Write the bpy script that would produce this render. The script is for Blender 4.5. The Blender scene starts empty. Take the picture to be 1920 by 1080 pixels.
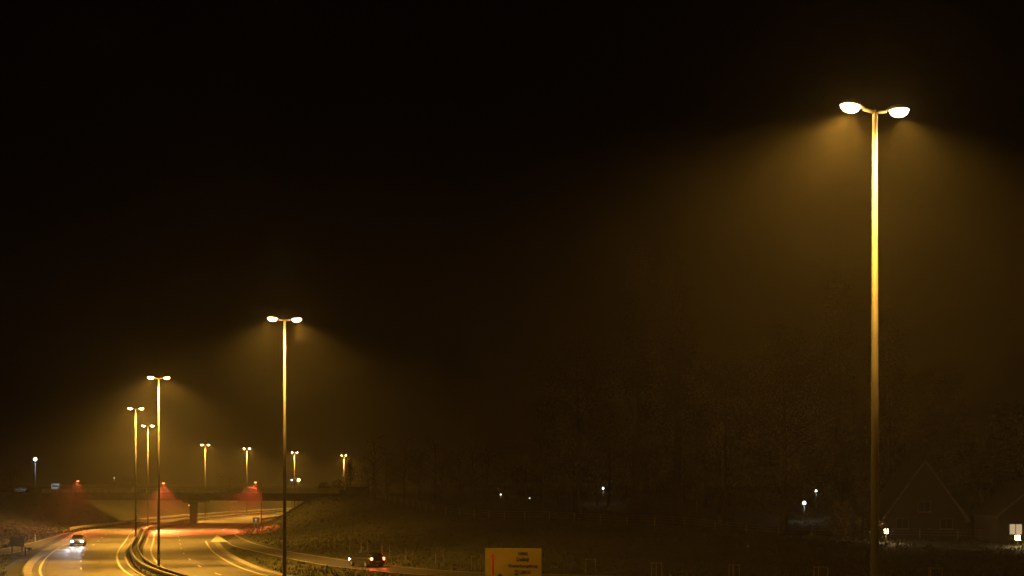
import bpy, bmesh, math, random
import numpy as np
from mathutils import Vector, Matrix
random.seed(7); rng = np.random.default_rng(7)
PI = math.pi
scene = bpy.context.scene
COL = scene.collection

# ------------------------------------------------------------------ camera
CH = 8.06                      # height of the footbridge parapet the photo was taken from
cam_d = bpy.data.cameras.new('camera'); cam = bpy.data.objects.new('camera', cam_d); COL.objects.link(cam)
cam.location = (0, 0, CH); cam.rotation_euler = (math.radians(90), 0, 0)
cam_d.sensor_width = 36; cam_d.lens = 36 * 2500 / 1920; cam_d.shift_y = (904 - 540) / 1920
cam_d.clip_start = 0.1; cam_d.clip_end = 4000
scene.camera = cam
# ------------------------------------------------------------------ night sky
w = bpy.data.worlds.new('World'); scene.world = w; w.use_nodes = True
nt = w.node_tree; nt.nodes.clear()
wo = nt.nodes.new('ShaderNodeOutputWorld'); bg = nt.nodes.new('ShaderNodeBackground')
sk = nt.nodes.new('ShaderNodeTexSky'); sk.sky_type = 'NISHITA'; sk.sun_disc = False
sk.sun_elevation = math.radians(-9); sk.sun_rotation = math.radians(200)
mx = nt.nodes.new('ShaderNodeMix'); mx.data_type = 'RGBA'; mx.inputs[0].default_value = 0.9
mx.inputs[7].default_value = (0.020, 0.009, 0.004, 1)      # town glow on low cloud
nt.links.new(sk.outputs[0], mx.inputs[6]); nt.links.new(mx.outputs[2], bg.inputs[0])
bg.inputs[1].default_value = 0.02
nt.links.new(bg.outputs[0], wo.inputs[0])
scene.view_settings.view_transform = 'Standard'; scene.view_settings.look = 'None'
scene.view_settings.gamma = 1; scene.view_settings.exposure = 0
scene.view_settings.use_curve_mapping = False
cy = scene.cycles
cy.max_bounces = 4; cy.diffuse_bounces = 2; cy.glossy_bounces = 2; cy.transmission_bounces = 2
cy.volume_bounces = 0; cy.transparent_max_bounces = 8
cy.sample_clamp_indirect = 1.5; cy.sample_clamp_direct = 0
cy.use_denoising = True
try: cy.denoiser = 'OPENIMAGEDENOISE'
except Exception: pass
cy.use_light_tree = True
cy.caustics_reflective = False; cy.caustics_refractive = False

SODIUM = (1.0, 0.455, 0.05)
LAMP_W = 38000.0        # watts of each head's downward beam
HAZE = 0.00070

# ------------------------------------------------------------------ materials
def new_mat(name):
    m = bpy.data.materials.new(name); m.use_nodes = True
    n = m.node_tree.nodes; return m, n, m.node_tree.links, n['Principled BSDF']
def noise_mat(name, c1, c2, scale=5, rough=0.8, bump=0.0, bscale=None, detail=6, metal=0.0, stops=(0.35, 0.65), coat=0.0):
    m, n, l, p = new_mat(name)
    tc = n.new('ShaderNodeTexCoord'); no = n.new('ShaderNodeTexNoise'); no.inputs['Scale'].default_value = scale
    no.inputs['Detail'].default_value = detail
    cr = n.new('ShaderNodeValToRGB'); cr.color_ramp.elements[0].position = stops[0]; cr.color_ramp.elements[1].position = stops[1]
    cr.color_ramp.elements[0].color = (*c1, 1); cr.color_ramp.elements[1].color = (*c2, 1)
    l.new(tc.outputs['Object'], no.inputs['Vector']); l.new(no.outputs[0], cr.inputs[0]); l.new(cr.outputs[0], p.inputs['Base Color'])
    p.inputs['Roughness'].default_value = rough; p.inputs['Metallic'].default_value = metal
    p.inputs['Coat Weight'].default_value = coat
    if bump:
        b = n.new('ShaderNodeBump'); b.inputs['Strength'].default_value = bump; b.inputs['Distance'].default_value = 0.05
        n2 = n.new('ShaderNodeTexNoise'); n2.inputs['Scale'].default_value = bscale or scale * 4; n2.inputs['Detail'].default_value = 8
        l.new(tc.outputs['Object'], n2.inputs['Vector']); l.new(n2.outputs[0], b.inputs['Height']); l.new(b.outputs[0], p.inputs['Normal'])
    return m
def emit_mat(name, col, strength):
    m, n, l, p = new_mat(name)
    p.inputs['Base Color'].default_value = (0.6, 0.6, 0.6, 1); p.inputs['Roughness'].default_value = 0.3
    p.inputs['Emission Color'].default_value = (*col, 1); p.inputs['Emission Strength'].default_value = strength
    try: m.cycles.emission_sampling = 'NONE'
    except Exception: pass
    return m
def glass_mat(name, col=(0.02, 0.022, 0.025)):
    m, n, l, p = new_mat(name)
    p.inputs['Base Color'].default_value = (*col, 1); p.inputs['Roughness'].default_value = 0.06
    return m

def asphalt(name, a, b):
    # dark stone mix with paler worn patches and long seams of repair
    m, n, l, p = new_mat(name)
    tc = n.new('ShaderNodeTexCoord')
    n1 = n.new('ShaderNodeTexNoise'); n1.inputs['Scale'].default_value = 0.07; n1.inputs['Detail'].default_value = 5
    n2 = n.new('ShaderNodeTexNoise'); n2.inputs['Scale'].default_value = 3.0; n2.inputs['Detail'].default_value = 10
    mp = n.new('ShaderNodeMapping'); mp.inputs['Scale'].default_value = (0.35, 1.3, 1)
    l.new(tc.outputs['Object'], mp.inputs[0]); l.new(mp.outputs[0], n1.inputs['Vector']); l.new(tc.outputs['Object'], n2.inputs['Vector'])
    mi = n.new('ShaderNodeMath'); mi.operation = 'MULTIPLY_ADD'; mi.inputs[1].default_value = 0.35
    l.new(n2.outputs[0], mi.inputs[0]); l.new(n1.outputs[0], mi.inputs[2])
    cr = n.new('ShaderNodeValToRGB'); cr.color_ramp.elements[0].position = 0.54; cr.color_ramp.elements[1].position = 0.82
    cr.color_ramp.elements[0].color = (*a, 1); cr.color_ramp.elements[1].color = (*b, 1)
    l.new(mi.outputs[0], cr.inputs[0]); l.new(cr.outputs[0], p.inputs['Base Color'])
    rr = n.new('ShaderNodeMapRange'); rr.inputs[3].default_value = 0.42; rr.inputs[4].default_value = 0.7
    l.new(n1.outputs[0], rr.inputs[0]); l.new(rr.outputs[0], p.inputs['Roughness'])
    bp = n.new('ShaderNodeBump'); bp.inputs['Strength'].default_value = 0.25; bp.inputs['Distance'].default_value = 0.02
    l.new(n2.outputs[0], bp.inputs['Height']); l.new(bp.outputs[0], p.inputs['Normal'])
    return m

M = {}
M['asphalt'] = asphalt('asphalt', (0.085, 0.082, 0.076), (0.21, 0.20, 0.187))
M['ramp'] = asphalt('ramp_asphalt', (0.07, 0.067, 0.062), (0.11, 0.105, 0.10))
M['paint'] = noise_mat('road_paint', (0.55, 0.54, 0.5), (0.8, 0.78, 0.72), 1.5, 0.45, 0.1, 20)
M['soil'] = noise_mat('median_soil', (0.02, 0.018, 0.012), (0.05, 0.045, 0.03), 1.5, 0.95, 0.6, 12)
M['concrete'] = noise_mat('concrete', (0.26, 0.25, 0.23), (0.38, 0.36, 0.33), 0.8, 0.8, 0.3, 12)
M['darkconc'] = noise_mat('bridge_concrete', (0.07, 0.066, 0.06), (0.13, 0.125, 0.115), 0.5, 0.85, 0.3, 8)
M['grass'] = noise_mat('grass_ground', (0.022, 0.027, 0.010), (0.06, 0.062, 0.022), 0.22, 0.95, 0.9, 1.6, 12, stops=(0.3, 0.7))
M['blade'] = noise_mat('grass_blade', (0.028, 0.036, 0.012), (0.06, 0.062, 0.024), 0.3, 0.8)
M['steel'] = noise_mat('galvanised_steel', (0.33, 0.33, 0.32), (0.48, 0.48, 0.46), 2.0, 0.42, 0.05, 9, metal=0.6)
M['pole'] = noise_mat('lamp_pole_steel', (0.05, 0.05, 0.047), (0.085, 0.085, 0.08), 1.2, 0.6, 0.05, 12, metal=0.0)
M['housing'] = noise_mat('lamp_housing', (0.22, 0.22, 0.22), (0.34, 0.34, 0.33), 4, 0.5)
M['lens'] = emit_mat('lamp_lens', (1.0, 0.70, 0.30), 60)
M['redlens'] = emit_mat('red_lamp_lens', (1.0, 0.25, 0.09), 5)
M['whitelens'] = emit_mat('white_lamp_lens', (0.9, 0.95, 1.0), 6)
M['warmlens'] = emit_mat('warm_lamp_lens', (1.0, 0.62, 0.22), 14)
M['dimlens'] = emit_mat('dim_lamp_lens', (0.8, 0.8, 0.75), 1.2)
M['headlens'] = emit_mat('headlight_lens', (0.95, 0.97, 1.0), 60)
M['taillens'] = emit_mat('tail_light_lens', (1.0, 0.10, 0.04), 22)
M['bark'] = noise_mat('bark', (0.035, 0.028, 0.02), (0.09, 0.075, 0.055), 3, 0.9, 0.5, 10)
M['leaf'] = noise_mat('tree_leaves', (0.012, 0.018, 0.007), (0.032, 0.04, 0.014), 0.5, 0.8)
M['needle'] = noise_mat('conifer_needles', (0.014, 0.022, 0.010), (0.035, 0.045, 0.02), 0.7, 0.85)
M['dryleaf'] = noise_mat('autumn_leaves', (0.07, 0.045, 0.015), (0.16, 0.10, 0.035), 0.8, 0.8)
M['wood'] = noise_mat('stake_wood', (0.22, 0.17, 0.11), (0.38, 0.31, 0.21), 6, 0.8, 0.3, 20)
M['signyellow'] = noise_mat('yellow_sign_sheet', (0.26, 0.20, 0.045), (0.32, 0.245, 0.055), 0.7, 0.4)
M['black'] = noise_mat('black_sign_print', (0.012, 0.012, 0.012), (0.02, 0.02, 0.02), 3, 0.5)
M['signback'] = noise_mat('sign_back', (0.045, 0.045, 0.045), (0.075, 0.075, 0.07), 2, 0.6)
M['signblue'] = noise_mat('blue_sign_sheet', (0.012, 0.07, 0.45), (0.02, 0.10, 0.55), 2, 0.35)
M['signwhite'] = noise_mat('white_sign_sheet', (0.75, 0.75, 0.72), (0.85, 0.85, 0.82), 2, 0.35)
M['signred'] = noise_mat('red_sign_border', (0.5, 0.02, 0.015), (0.6, 0.03, 0.02), 2, 0.35)
M['brick'] = noise_mat('house_brick', (0.05, 0.03, 0.02), (0.10, 0.058, 0.04), 6, 0.85, 0.3, 30)
M['roof'] = noise_mat('roof_tile', (0.05, 0.04, 0.035), (0.09, 0.065, 0.05), 2, 0.7, 0.5, 6)
M['trim'] = noise_mat('pale_trim', (0.15, 0.14, 0.12), (0.26, 0.25, 0.22), 3, 0.6)
M['glass'] = glass_mat('window_glass')
M['litroom'] = emit_mat('lit_window', (1.0, 0.72, 0.40), 0.5)
M['silver'] = noise_mat('silver_paint', (0.42, 0.43, 0.44), (0.5, 0.51, 0.52), 1.0, 0.3, metal=0.5, coat=0.6)
M['darkpaint'] = noise_mat('dark_car_paint', (0.03, 0.032, 0.04), (0.045, 0.047, 0.055), 1.0, 0.3, metal=0.3, coat=0.7)
M['whitepaint'] = noise_mat('white_van_paint', (0.7, 0.71, 0.73), (0.8, 0.81, 0.83), 1.0, 0.35, coat=0.4)
M['rubber'] = noise_mat('tyre_rubber', (0.015, 0.015, 0.015), (0.03, 0.03, 0.03), 8, 0.85)
M['plastic'] = noise_mat('black_trim', (0.02, 0.02, 0.02), (0.03, 0.03, 0.03), 5, 0.5)
M['plate'] = noise_mat('number_plate', (0.6, 0.45, 0.05), (0.65, 0.5, 0.06), 3, 0.4)

# ------------------------------------------------------------------ object helpers
def tag(o, label=None, cat=None, group=None, kind=None):
    if label: o['label'] = label
    if cat: o['category'] = cat
    if group: o['group'] = group
    if kind: o['kind'] = kind
    return o
def empty(name, loc=(0, 0, 0), rz=0):
    o = bpy.data.objects.new(name, None); COL.objects.link(o); o.location = loc; o.rotation_euler = (0, 0, rz)
    o.empty_display_size = 0.3
    return o
def mesh_obj(name, verts, faces, mat, parent=None, smooth=False, loc=None, rz=None):
    me = bpy.data.meshes.new(name); me.from_pydata([tuple(map(float, v)) for v in verts], [], faces); me.update()
    if mat: me.materials.append(mat)
    if smooth: me.polygons.foreach_set('use_smooth', [True] * len(me.polygons))
    o = bpy.data.objects.new(name, me); COL.objects.link(o)
    if parent: o.parent = parent
    if loc is not None: o.location = loc
    if rz is not None: o.rotation_euler = (0, 0, rz)
    return o
class MB:
    def __init__(s): s.v = []; s.f = []
    def add(s, v, f):
        k = len(s.v); s.v += [tuple(x) for x in v]; s.f += [tuple(i + k for i in q) for q in f]; return s
    def box(s, c, d, rz=0.0, taper=1.0):
        x, y, z = d[0] / 2, d[1] / 2, d[2] / 2; ca, sa = math.cos(rz), math.sin(rz); vs = []
        for sz in (-1, 1):
            t = taper if sz > 0 else 1
            for sx, sy in ((-1, -1), (1, -1), (1, 1), (-1, 1)):
                a, b = sx * x * t, sy * y * t
                vs.append((c[0] + a * ca - b * sa, c[1] + a * sa + b * ca, c[2] + sz * z))
        return s.add(vs, [(0, 3, 2, 1), (4, 5, 6, 7), (0, 1, 5, 4), (1, 2, 6, 5), (2, 3, 7, 6), (3, 0, 4, 7)])
    def tube(s, pts, rs, n=8, caps=True):
        pts = [Vector(p) for p in pts]
        if not hasattr(rs, '__len__'): rs = [rs] * len(pts)
        vs = []; fs = []
        for i, p in enumerate(pts):
            d = (pts[min(i + 1, len(pts) - 1)] - pts[max(i - 1, 0)]).normalized()
            up = Vector((0, 0, 1)) if abs(d.z) < 0.9 else Vector((1, 0, 0))
            a = d.cross(up).normalized(); b = d.cross(a)
            for k in range(n):
                t = 2 * PI * k / n; vs.append(p + (a * math.cos(t) + b * math.sin(t)) * rs[i])
        for i in range(len(pts) - 1):
            for k in range(n):
                q = (k + 1) % n; fs.append((i * n + k, i * n + q, (i + 1) * n + q, (i + 1) * n + k))
        if caps: fs.append(tuple(range(n))[::-1]); fs.append(tuple((len(pts) - 1) * n + k for k in range(n)))
        return s.add(vs, fs)
    def build(s, name, mat, parent=None, smooth=False, **k): return mesh_obj(name, s.v, s.f, mat, parent, smooth, **k)
def bevel(o, w=0.02, seg=2):
    m = o.modifiers.new('bevel', 'BEVEL'); m.width = w; m.segments = seg; m.limit_method = 'ANGLE'; return o
def kids(o): return [c for c in scene.objects if c.parent == o]
KID = {}
def copy_tree(o, parent=None):
    if o.name not in KID: KID[o.name] = kids(o)
    src = KID[o.name]
    c = o.copy(); COL.objects.link(c); c.parent = parent
    for ch in src: copy_tree(ch, c)
    return c

# ------------------------------------------------------------------ the road's plan
def smooth(a, b, x):
    t = np.clip((np.asarray(x, float) - a) / (b - a), 0, 1); return t * t * (3 - 2 * t)
def zb(y): return -1.0 * smooth(205, 285, y)
def G(u, v):
    Y = CH * 2500 / (v - 904); return ((u - 960) * Y / 2500, Y)
def catmull(P, step=2.0):
    P = [np.array(p, float) for p in P]; P = [2 * P[0] - P[1]] + P + [2 * P[-1] - P[-2]]; out = []
    for i in range(1, len(P) - 2):
        n = max(2, int(np.linalg.norm(P[i + 1] - P[i]) / step))
        for k in range(n):
            t = k / n
            out.append(0.5 * ((2 * P[i]) + (-P[i - 1] + P[i + 1]) * t + (2 * P[i - 1] - 5 * P[i] + 4 * P[i + 1] - P[i + 2]) * t * t
                              + (-P[i - 1] + 3 * P[i] - 3 * P[i + 1] + P[i + 2]) * t ** 3))
    out.append(P[-2]); return np.array(out)
def normals(C):
    d = np.gradient(C, axis=0); d /= np.linalg.norm(d, axis=1)[:, None]
    return np.stack([d[:, 1], -d[:, 0]], 1)            # points to the right
def offset(C, d): return C + normals(C) * (np.asarray(d).reshape(-1, 1) if hasattr(d, '__len__') else d)
MED = catmull([(52, -60), (30.5, -5), (9.7, 35.5), (-13.6, 80), (-30.9, 114.5), (-37.0, 132), (-43.0, 151.5), (-50.7, 181.5),
               (-62.8, 230), (-72.0, 290), (-73.4, 319), (-70.6, 355), (-65.4, 401), (-56, 444), (-42, 490), (-20, 540), (14, 600), (60, 660), (130, 730)])
def relax(C, step=2.0, sig=9.0):
    t = np.r_[0, np.cumsum(np.linalg.norm(np.diff(C, axis=0), axis=1))]; u = np.arange(0, t[-1], step)
    P = np.stack([np.interp(u, t, C[:, a]) for a in (0, 1)], 1); k = int(3 * sig / step); g = np.exp(-0.5 * (np.arange(-k, k + 1) * step / sig) ** 2); g /= g.sum()
    E = np.vstack([2 * P[0] - P[k:0:-1], P, 2 * P[-1] - P[-2:-k - 2:-1]])
    return np.stack([np.convolve(E[:, a], g, 'valid') for a in (0, 1)], 1)
MED = relax(MED)
def sub(C, y0, y1): return C[(C[:, 1] >= y0) & (C[:, 1] <= y1)]
def resample(C, step):
    s = np.r_[0, np.cumsum(np.linalg.norm(np.diff(C, axis=0), axis=1))]; t = np.arange(0, s[-1], step)
    return np.stack([np.interp(t, s, C[:, 0]), np.interp(t, s, C[:, 1])], 1)

# right boundary: far edge of the slip road, then the edge of the main road
rampR = catmull([(260, 84), (150, 91), (60, 100), (25, 108), (3.1, 117), (-4.8, 120.5), (-9.5, 126), (-14.2, 132.5), (-21, 145.5), (-26.5, 157), (-32, 171), (-37.2, 187), (-42.2, 205)])
rampL = catmull([(255, 79), (148, 86), (57, 95), (21, 103), (-1, 111.5), (-8.5, 116), (-13.5, 122), (-18.3, 129), (-25, 143), (-29.5, 153.5), (-35, 167), (-38.3, 178)])
wR = 15.0
_m = sub(MED, 215, 700)
boundR = np.vstack([rampR[rampR[:, 1] < 203], offset(_m, wR)])
# left boundary: far edge of the exit road, then the edge of the main road
exitL = catmull([(-330, 62), (-180, 92), (-110, 112), (-80, 127), (-67, 141), (-62.2, 152), (-61.8, 162), (-63, 171), (-66.3, 189), (-71, 212)])
exitR = catmull([(-320, 57), (-175, 87), (-105, 107), (-74, 121.5), (-61, 135), (-56.6, 146), (-56.6, 153), (-58, 164)])
boundL = np.vstack([exitL[:-1], offset(sub(MED, 216, 700), -10.6)])

def sdist(P, C):
    """signed distance of points P to polyline C, positive on its right"""
    A, B = C[:-1], C[1:]; D = B - A; L2 = (D ** 2).sum(1)
    out = np.empty(len(P))
    for i in range(0, len(P), 4000):
        p = P[i:i + 4000, None, :] - A[None]
        t = np.clip((p * D[None]).sum(2) / L2, 0, 1)
        q = p - t[..., None] * D[None]; d2 = (q ** 2).sum(2); j = d2.argmin(1); r = np.arange(len(j))
        cr = D[j, 0] * p[r, j, 1] - D[j, 1] * p[r, j, 0]
        out[i:i + 4000] = np.sqrt(d2[r, j]) * np.where(cr < 0, 1, -1)
    return out
bR, bL = resample(boundR, 5), resample(boundL, 5)
def height(P):
    P = np.atleast_2d(np.asarray(P, float)); x, y = P[:, 0], P[:, 1]
    dR = sdist(P, bR); dL = -sdist(P, bL); dR = np.where(y < 84, np.minimum(dR, 0), dR) if False else dR
    wr = 44 - 29 * smooth(165, 245, y); hr = 3.0 - 1.6 * smooth(0, 45, x) * (1 - smooth(170, 240, y)) + 2.3 * smooth(180, 265, y)
    wl = 42 - 18 * smooth(200, 280, y); hl = 5.6 + 0 * y
    b = zb(y)
    zr = (hr - b) * smooth(0, 1, (dR - 1.5) / wr); zl = (hl - b) * smooth(0, 1, (dL - 1.5) / wl)
    und = 0.12 * np.sin(x * 0.21 + 1.3 * np.sin(y * 0.09)) * np.sin(y * 0.17 + x * 0.05)
    far = np.clip(np.maximum(dR, dL) - 2, 0, 12) / 12
    return b + zr + zl + und * far * 1.6
def hz(x, y): return float(height([(x, y)])[0])

# ------------------------------------------------------------------ ground sheet
xs = np.unique(np.r_[np.linspace(-900, -220, 18), np.linspace(-220, -100, 40), np.arange(-100, 90, 1.6), np.linspace(90, 200, 36), np.linspace(200, 900, 18)])
ys = np.unique(np.r_[np.linspace(-300, 60, 12), np.arange(60, 330, 1.7), np.linspace(330, 520, 60), np.linspace(520, 1500, 30)])
XX, YY = np.meshgrid(xs, ys); PP = np.stack([XX.ravel(), YY.ravel()], 1)
ZZ = height(PP) - 0.06
n, m_ = len(xs), len(ys)
faces = [(j * n + i, j * n + i + 1, (j + 1) * n + i + 1, (j + 1) * n + i) for j in range(m_ - 1) for i in range(n - 1)]
ground = mesh_obj('ground', np.c_[PP, ZZ], faces, M['grass'], smooth=True); tag(ground, 'grassy verges and cutting slopes beside the motorway', kind='structure')

# ------------------------------------------------------------------ road surfaces
def strip(name, L, R, mat, dz, nseg=1, parent=None, thick=0.0):
    L = np.asarray(L); R = np.asarray(R)
    if len(L) != len(R):
        k = max(len(L), len(R)); f = lambda C: np.stack([np.interp(np.linspace(0, 1, k), np.linspace(0, 1, len(C)), C[:, a]) for a in (0, 1)], 1); L, R = f(L), f(R)
    mb = MB(); vs = []; fs = []
    for a, b in zip(L, R):
        for p in (a, b): vs.append((p[0], p[1], float(zb(p[1])) + dz))
        if thick:
            for p in (a, b): vs.append((p[0], p[1], float(zb(p[1])) + dz - thick))
    q = 4 if thick else 2
    for i in range(len(L) - 1):
        a, b = i * q, (i + 1) * q
        fs.append((a, a + 1, b + 1, b))
        if thick: fs.append((a + 2, a, b, b + 2)); fs.append((a + 1, a + 3, b + 3, b + 1))
    if thick:
        e = (len(L) - 1) * q; fs.append((0, 2, 3, 1)); fs.append((e, e + 1, e + 3, e + 2))
    return mesh_obj(name, vs, fs, mat, parent)
main = sub(MED, -60, 720)
wr_ = 10.4 + (wR - 10.4) * smooth(186, 212, main[:, 1])
r = strip('road', offset(main, 0.9), offset(main, wr_), M['asphalt'], 0.012); tag(r, 'right carriageway curving away under the bridge', kind='structure')
wl_ = 10.6 + 0 * main[:, 1]
r = strip('road', offset(main, -wl_), offset(main, -0.9), M['asphalt'], 0.012); tag(r, 'left carriageway curving towards the camera', kind='structure')
r = strip('slip_road', rampL, rampR, M['ramp'], 0.0165); tag(r, 'dark slip road joining from the right', kind='structure')
r = strip('exit_road', exitL, exitR, M['ramp'], 0.0165); tag(r, 'slip road leaving to the left below the slope', kind='structure')
r = strip('median_strip', offset(main, -0.9), offset(main, 0.9), M['soil'], 0.008); tag(r, 'narrow paved median under the guard rail', kind='structure')
for d in (-1.0, 1.0):
    r = strip('kerb', offset(main, d - 0.1), offset(main, d + 0.1), M['concrete'], 0.07, thick=0.1); tag(r, 'narrow concrete kerb along the median', kind='structure')
# kerbs and pale drainage strips
kr = sub(MED, -40, 176); r = strip('kerb', offset(kr, 9.7), offset(kr, 10.4), M['concrete'], 0.10, thick=0.12); tag(r, 'pale concrete strip beside the right carriageway', kind='structure')
kl = sub(MED, -40, 149); r = strip('kerb', offset(kl, -10.45 + 0.3 * smooth(138, 149, kl[:, 1])), offset(kl, -9.75 + 0.1 * smooth(138, 149, kl[:, 1])), M['concrete'], 0.10, thick=0.12)
tag(r, 'pale concrete strip beside the left carriageway', kind='structure')

def line_strip(mb, C, d, wdt, dz=0.022):
    L, R = offset(C, d - wdt / 2), offset(C, d + wdt / 2)
    vs = []; fs = []
    for a, b in zip(L, R):
        for p in (a, b): vs.append((p[0], p[1], float(zb(p[1])) + dz))
    for i in range(len(L) - 1): fs.append((2 * i, 2 * i + 1, 2 * i + 3, 2 * i + 2))
    mb.add(vs, fs)
mk = MB()
for d in (-1.85, 1.85): line_strip(mk, main, d, 0.2)
line_strip(mk, sub(MED, -60, 168), -9.05, 0.22); line_strip(mk, sub(MED, 205, 700), -9.05, 0.22)
line_strip(mk, sub(MED, -60, 181), 8.75, 0.22)
line_strip(mk, sub(MED, 224, 700), 12.6, 0.2)
rs = resample(main, 1.0)
for d, gap in ((-5.45, 12), (5.35, 12)):
    for k in range(0, len(rs) - 4, gap): line_strip(mk, rs[k:k + 4], d, 0.18)
for k in range(0, len(rs) - 3, 4):
    if 206 < rs[k, 1] < 420: line_strip(mk, rs[k:k + 2], 8.95, 0.2)
    if 168 < rs[k, 1] < 205: line_strip(mk, rs[k:k + 2], -9.05, 0.2)
line_strip(mk, rampL[10:], 0.35, 0.18, 0.026); line_strip(mk, rampR, -0.45, 0.18, 0.026)
line_strip(mk, exitL, 0.4, 0.18, 0.026); line_strip(mk, exitR[:-1], -0.35, 0.18, 0.026)
r = mk.build('road_markings', M['paint']); tag(r, 'white edge lines and lane dashes', kind='structure')
sm_ = MB()
for d in (-7.2 - 1.9, -3.62, 3.55, 7.1): line_strip(sm_, sub(MED, 60, 420), d + 0.55 if abs(d) > 5 else d, 0.07, 0.0175)
for d, y0, y1, ww in ((-4.6, 120, 133, 1.6), (6.9, 126, 141, 1.9), (3.4, 158, 172, 1.5), (-7.4, 180, 200, 1.7), (4.2, 262, 300, 2.0)): line_strip(sm_, sub(MED, y0, y1), d, ww, 0.0185)
r = sm_.build('road_repairs', M['ramp']); tag(r, 'dark sealed seams and repair patches in the asphalt', kind='structure')
# painted gore nose
a, b, c = G(406.6, 1003), G(394.6, 1016.4), G(428, 1016.4)
def sub_tri(n=6):
    vs = []; fs = []; idx = {}
    for i in range(n + 1):
        for j in range(n + 1 - i):
            k = n - i - j; x = (a[0] * i + b[0] * j + c[0] * k) / n; y = (a[1] * i + b[1] * j + c[1] * k) / n
            idx[i, j] = len(vs); vs.append((x, y, float(zb(y)) + 0.031))
    for i in range(n):
        for j in range(n - i):
            fs.append((idx[i, j], idx[i + 1, j], idx[i, j + 1]))
            if j < n - i - 1: fs.append((idx[i + 1, j], idx[i + 1, j + 1], idx[i, j + 1]))
    return vs, fs
r = mesh_obj('road_nose_marking', *sub_tri(), M['paint']); tag(r, 'solid white painted nose where the slip road joins', kind='structure')

# ------------------------------------------------------------------ median guard rail
def rail_profile(side):
    # W-beam section: offsets across and heights
    return [(-0.05, 0.30), (0.0, 0.33), (0.07, 0.40), (0.07, 0.47), (0.0, 0.54), (0.07, 0.61), (0.07, 0.68), (0.0, 0.75), (-0.09, 0.77), (-0.10, 0.75)]
def rail_beam(C, off, side, name, parent):
    Nn = normals(C); prof = rail_profile(side); vs = []; fs = []; k = len(prof)
    for p, nn in zip(C, Nn):
        for (o, z) in prof:
            q = p + nn * (off + side * o); vs.append((q[0], q[1], float(zb(q[1])) + z + 0.02))
    for i in range(len(C) - 1):
        for j in range(k - 1): fs.append((i * k + j, i * k + j + 1, (i + 1) * k + j + 1, (i + 1) * k + j))
    o = mesh_obj(name, vs, fs, M['steel'], parent)
    sm = o.modifiers.new('thick', 'SOLIDIFY'); sm.thickness = 0.02; sm.offset = 0
    return o
gr = empty('guard_rail', (0, 0, 0)); tag(gr, 'double sided steel guard rail winding along the median under the tall lamps', 'guard rail')
Cg = resample(sub(MED, 30, 560), 2.0)
rail_beam(Cg, -0.42, -1, 'rail_beam', gr); rail_beam(Cg, 0.42, 1, 'rail_beam', gr)
post_me = MB().box((0, 0, 0.34), (0.7, 0.09, 0.09)).box((-0.3, 0, 0.33), (0.07, 0.12, 0.72)).box((0.3, 0, 0.33), (0.07, 0.12, 0.72))
base_post = None
Cp = resample(sub(MED, 60, 560), 4.0); Np = normals(Cp)
def put_posts(parent, C, N, off, mbx, name='post'):
    first = None
    for p, nn in zip(C, N):
        q = p + nn * off
        if first is None: first = o = mbx.build(name, M['steel'], parent)
        else: o = first.copy(); COL.objects.link(o)
        o.location = (q[0], q[1], float(zb(q[1])) + 0.02); o.rotation_euler = (0, 0, math.atan2(nn[1], nn[0]))
put_posts(gr, Cp, Np, 0, post_me)
# outer rails
for off, y0, y1, lab in ((-11.4, 214, 520, 'steel guard rail along the outside of the left carriageway beyond the bend'),
                         (wR + 0.9, 300, 470, 'steel guard rail on the outside of the right carriageway past the bridge')):
    g2 = empty('guard_rail'); tag(g2, lab, 'guard rail')
    C2 = resample(sub(MED, y0, y1), 2.0); s = -1 if off > 0 else 1
    rail_beam(C2, off, s, 'rail_beam', g2)
    C3 = resample(C2, 4.0); put_posts(g2, C3, normals(C3), off - s * 0.1, MB().box((0, 0, 0.34), (0.08, 0.12, 0.72)))

# ------------------------------------------------------------------ tall double-headed lamps
H = 18.0
def light(name, kind, loc, power, col, parent=None, size=2.5, blend=0.5, radius=0.1, rot=(0, 0, 0)):
    d = bpy.data.lights.new(name, kind); d.energy = power; d.color = col
    if kind == 'SPOT': d.spot_size = size; d.spot_blend = blend
    d.shadow_soft_size = radius
    o = bpy.data.objects.new(name, d); COL.objects.link(o); o.location = loc; o.rotation_euler = rot
    if parent: o.parent = parent
    return o
def luminaire_mesh():
    mb = MB(); vs = []; fs = []; n = 14
    secs = [(0.0, 0.05, 0.03, 0.0), (0.08, 0.08, 0.06, 0.01), (0.22, 0.15, 0.10, 0.03), (0.42, 0.18, 0.13, 0.04), (0.60, 0.16, 0.11, 0.03), (0.72, 0.09, 0.06, 0.01), (0.76, 0.03, 0.02, 0.0)]
    for (x, hw, hh, zc) in secs:
        for k in range(n):
            t = 2 * PI * k / n; z = math.sin(t) * hh; vs.append((x, math.cos(t) * hw, zc + (z if z > 0 else z * 0.12)))
    for i in range(len(secs) - 1):
        for k in range(n):
            q = (k + 1) % n; fs.append((i * n + k, i * n + q, (i + 1) * n + q, (i + 1) * n + k))
    fs.append(tuple(range(n))[::-1]); fs.append(tuple((len(secs) - 1) * n + k for k in range(n)))
    return mb.add(vs, fs)
def bowl_mesh():
    vs = []; fs = []; n = 14; m = 5
    for i in range(m):
        t = i / (m - 1) * PI / 2 * 0.93
        for k in range(n):
            a = 2 * PI * k / n; vs.append((0.44 + math.cos(a) * 0.28 * math.cos(t), math.sin(a) * 0.18 * math.cos(t), 0.018 - 0.19 * math.sin(t)))
    for i in range(m - 1):
        for k in range(n):
            q = (k + 1) % n; fs.append((i * n + q, i * n + k, (i + 1) * n + k, (i + 1) * n + q))
    fs.append(tuple((m - 1) * n + k for k in range(n)))
    return MB().add(vs, fs)
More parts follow.
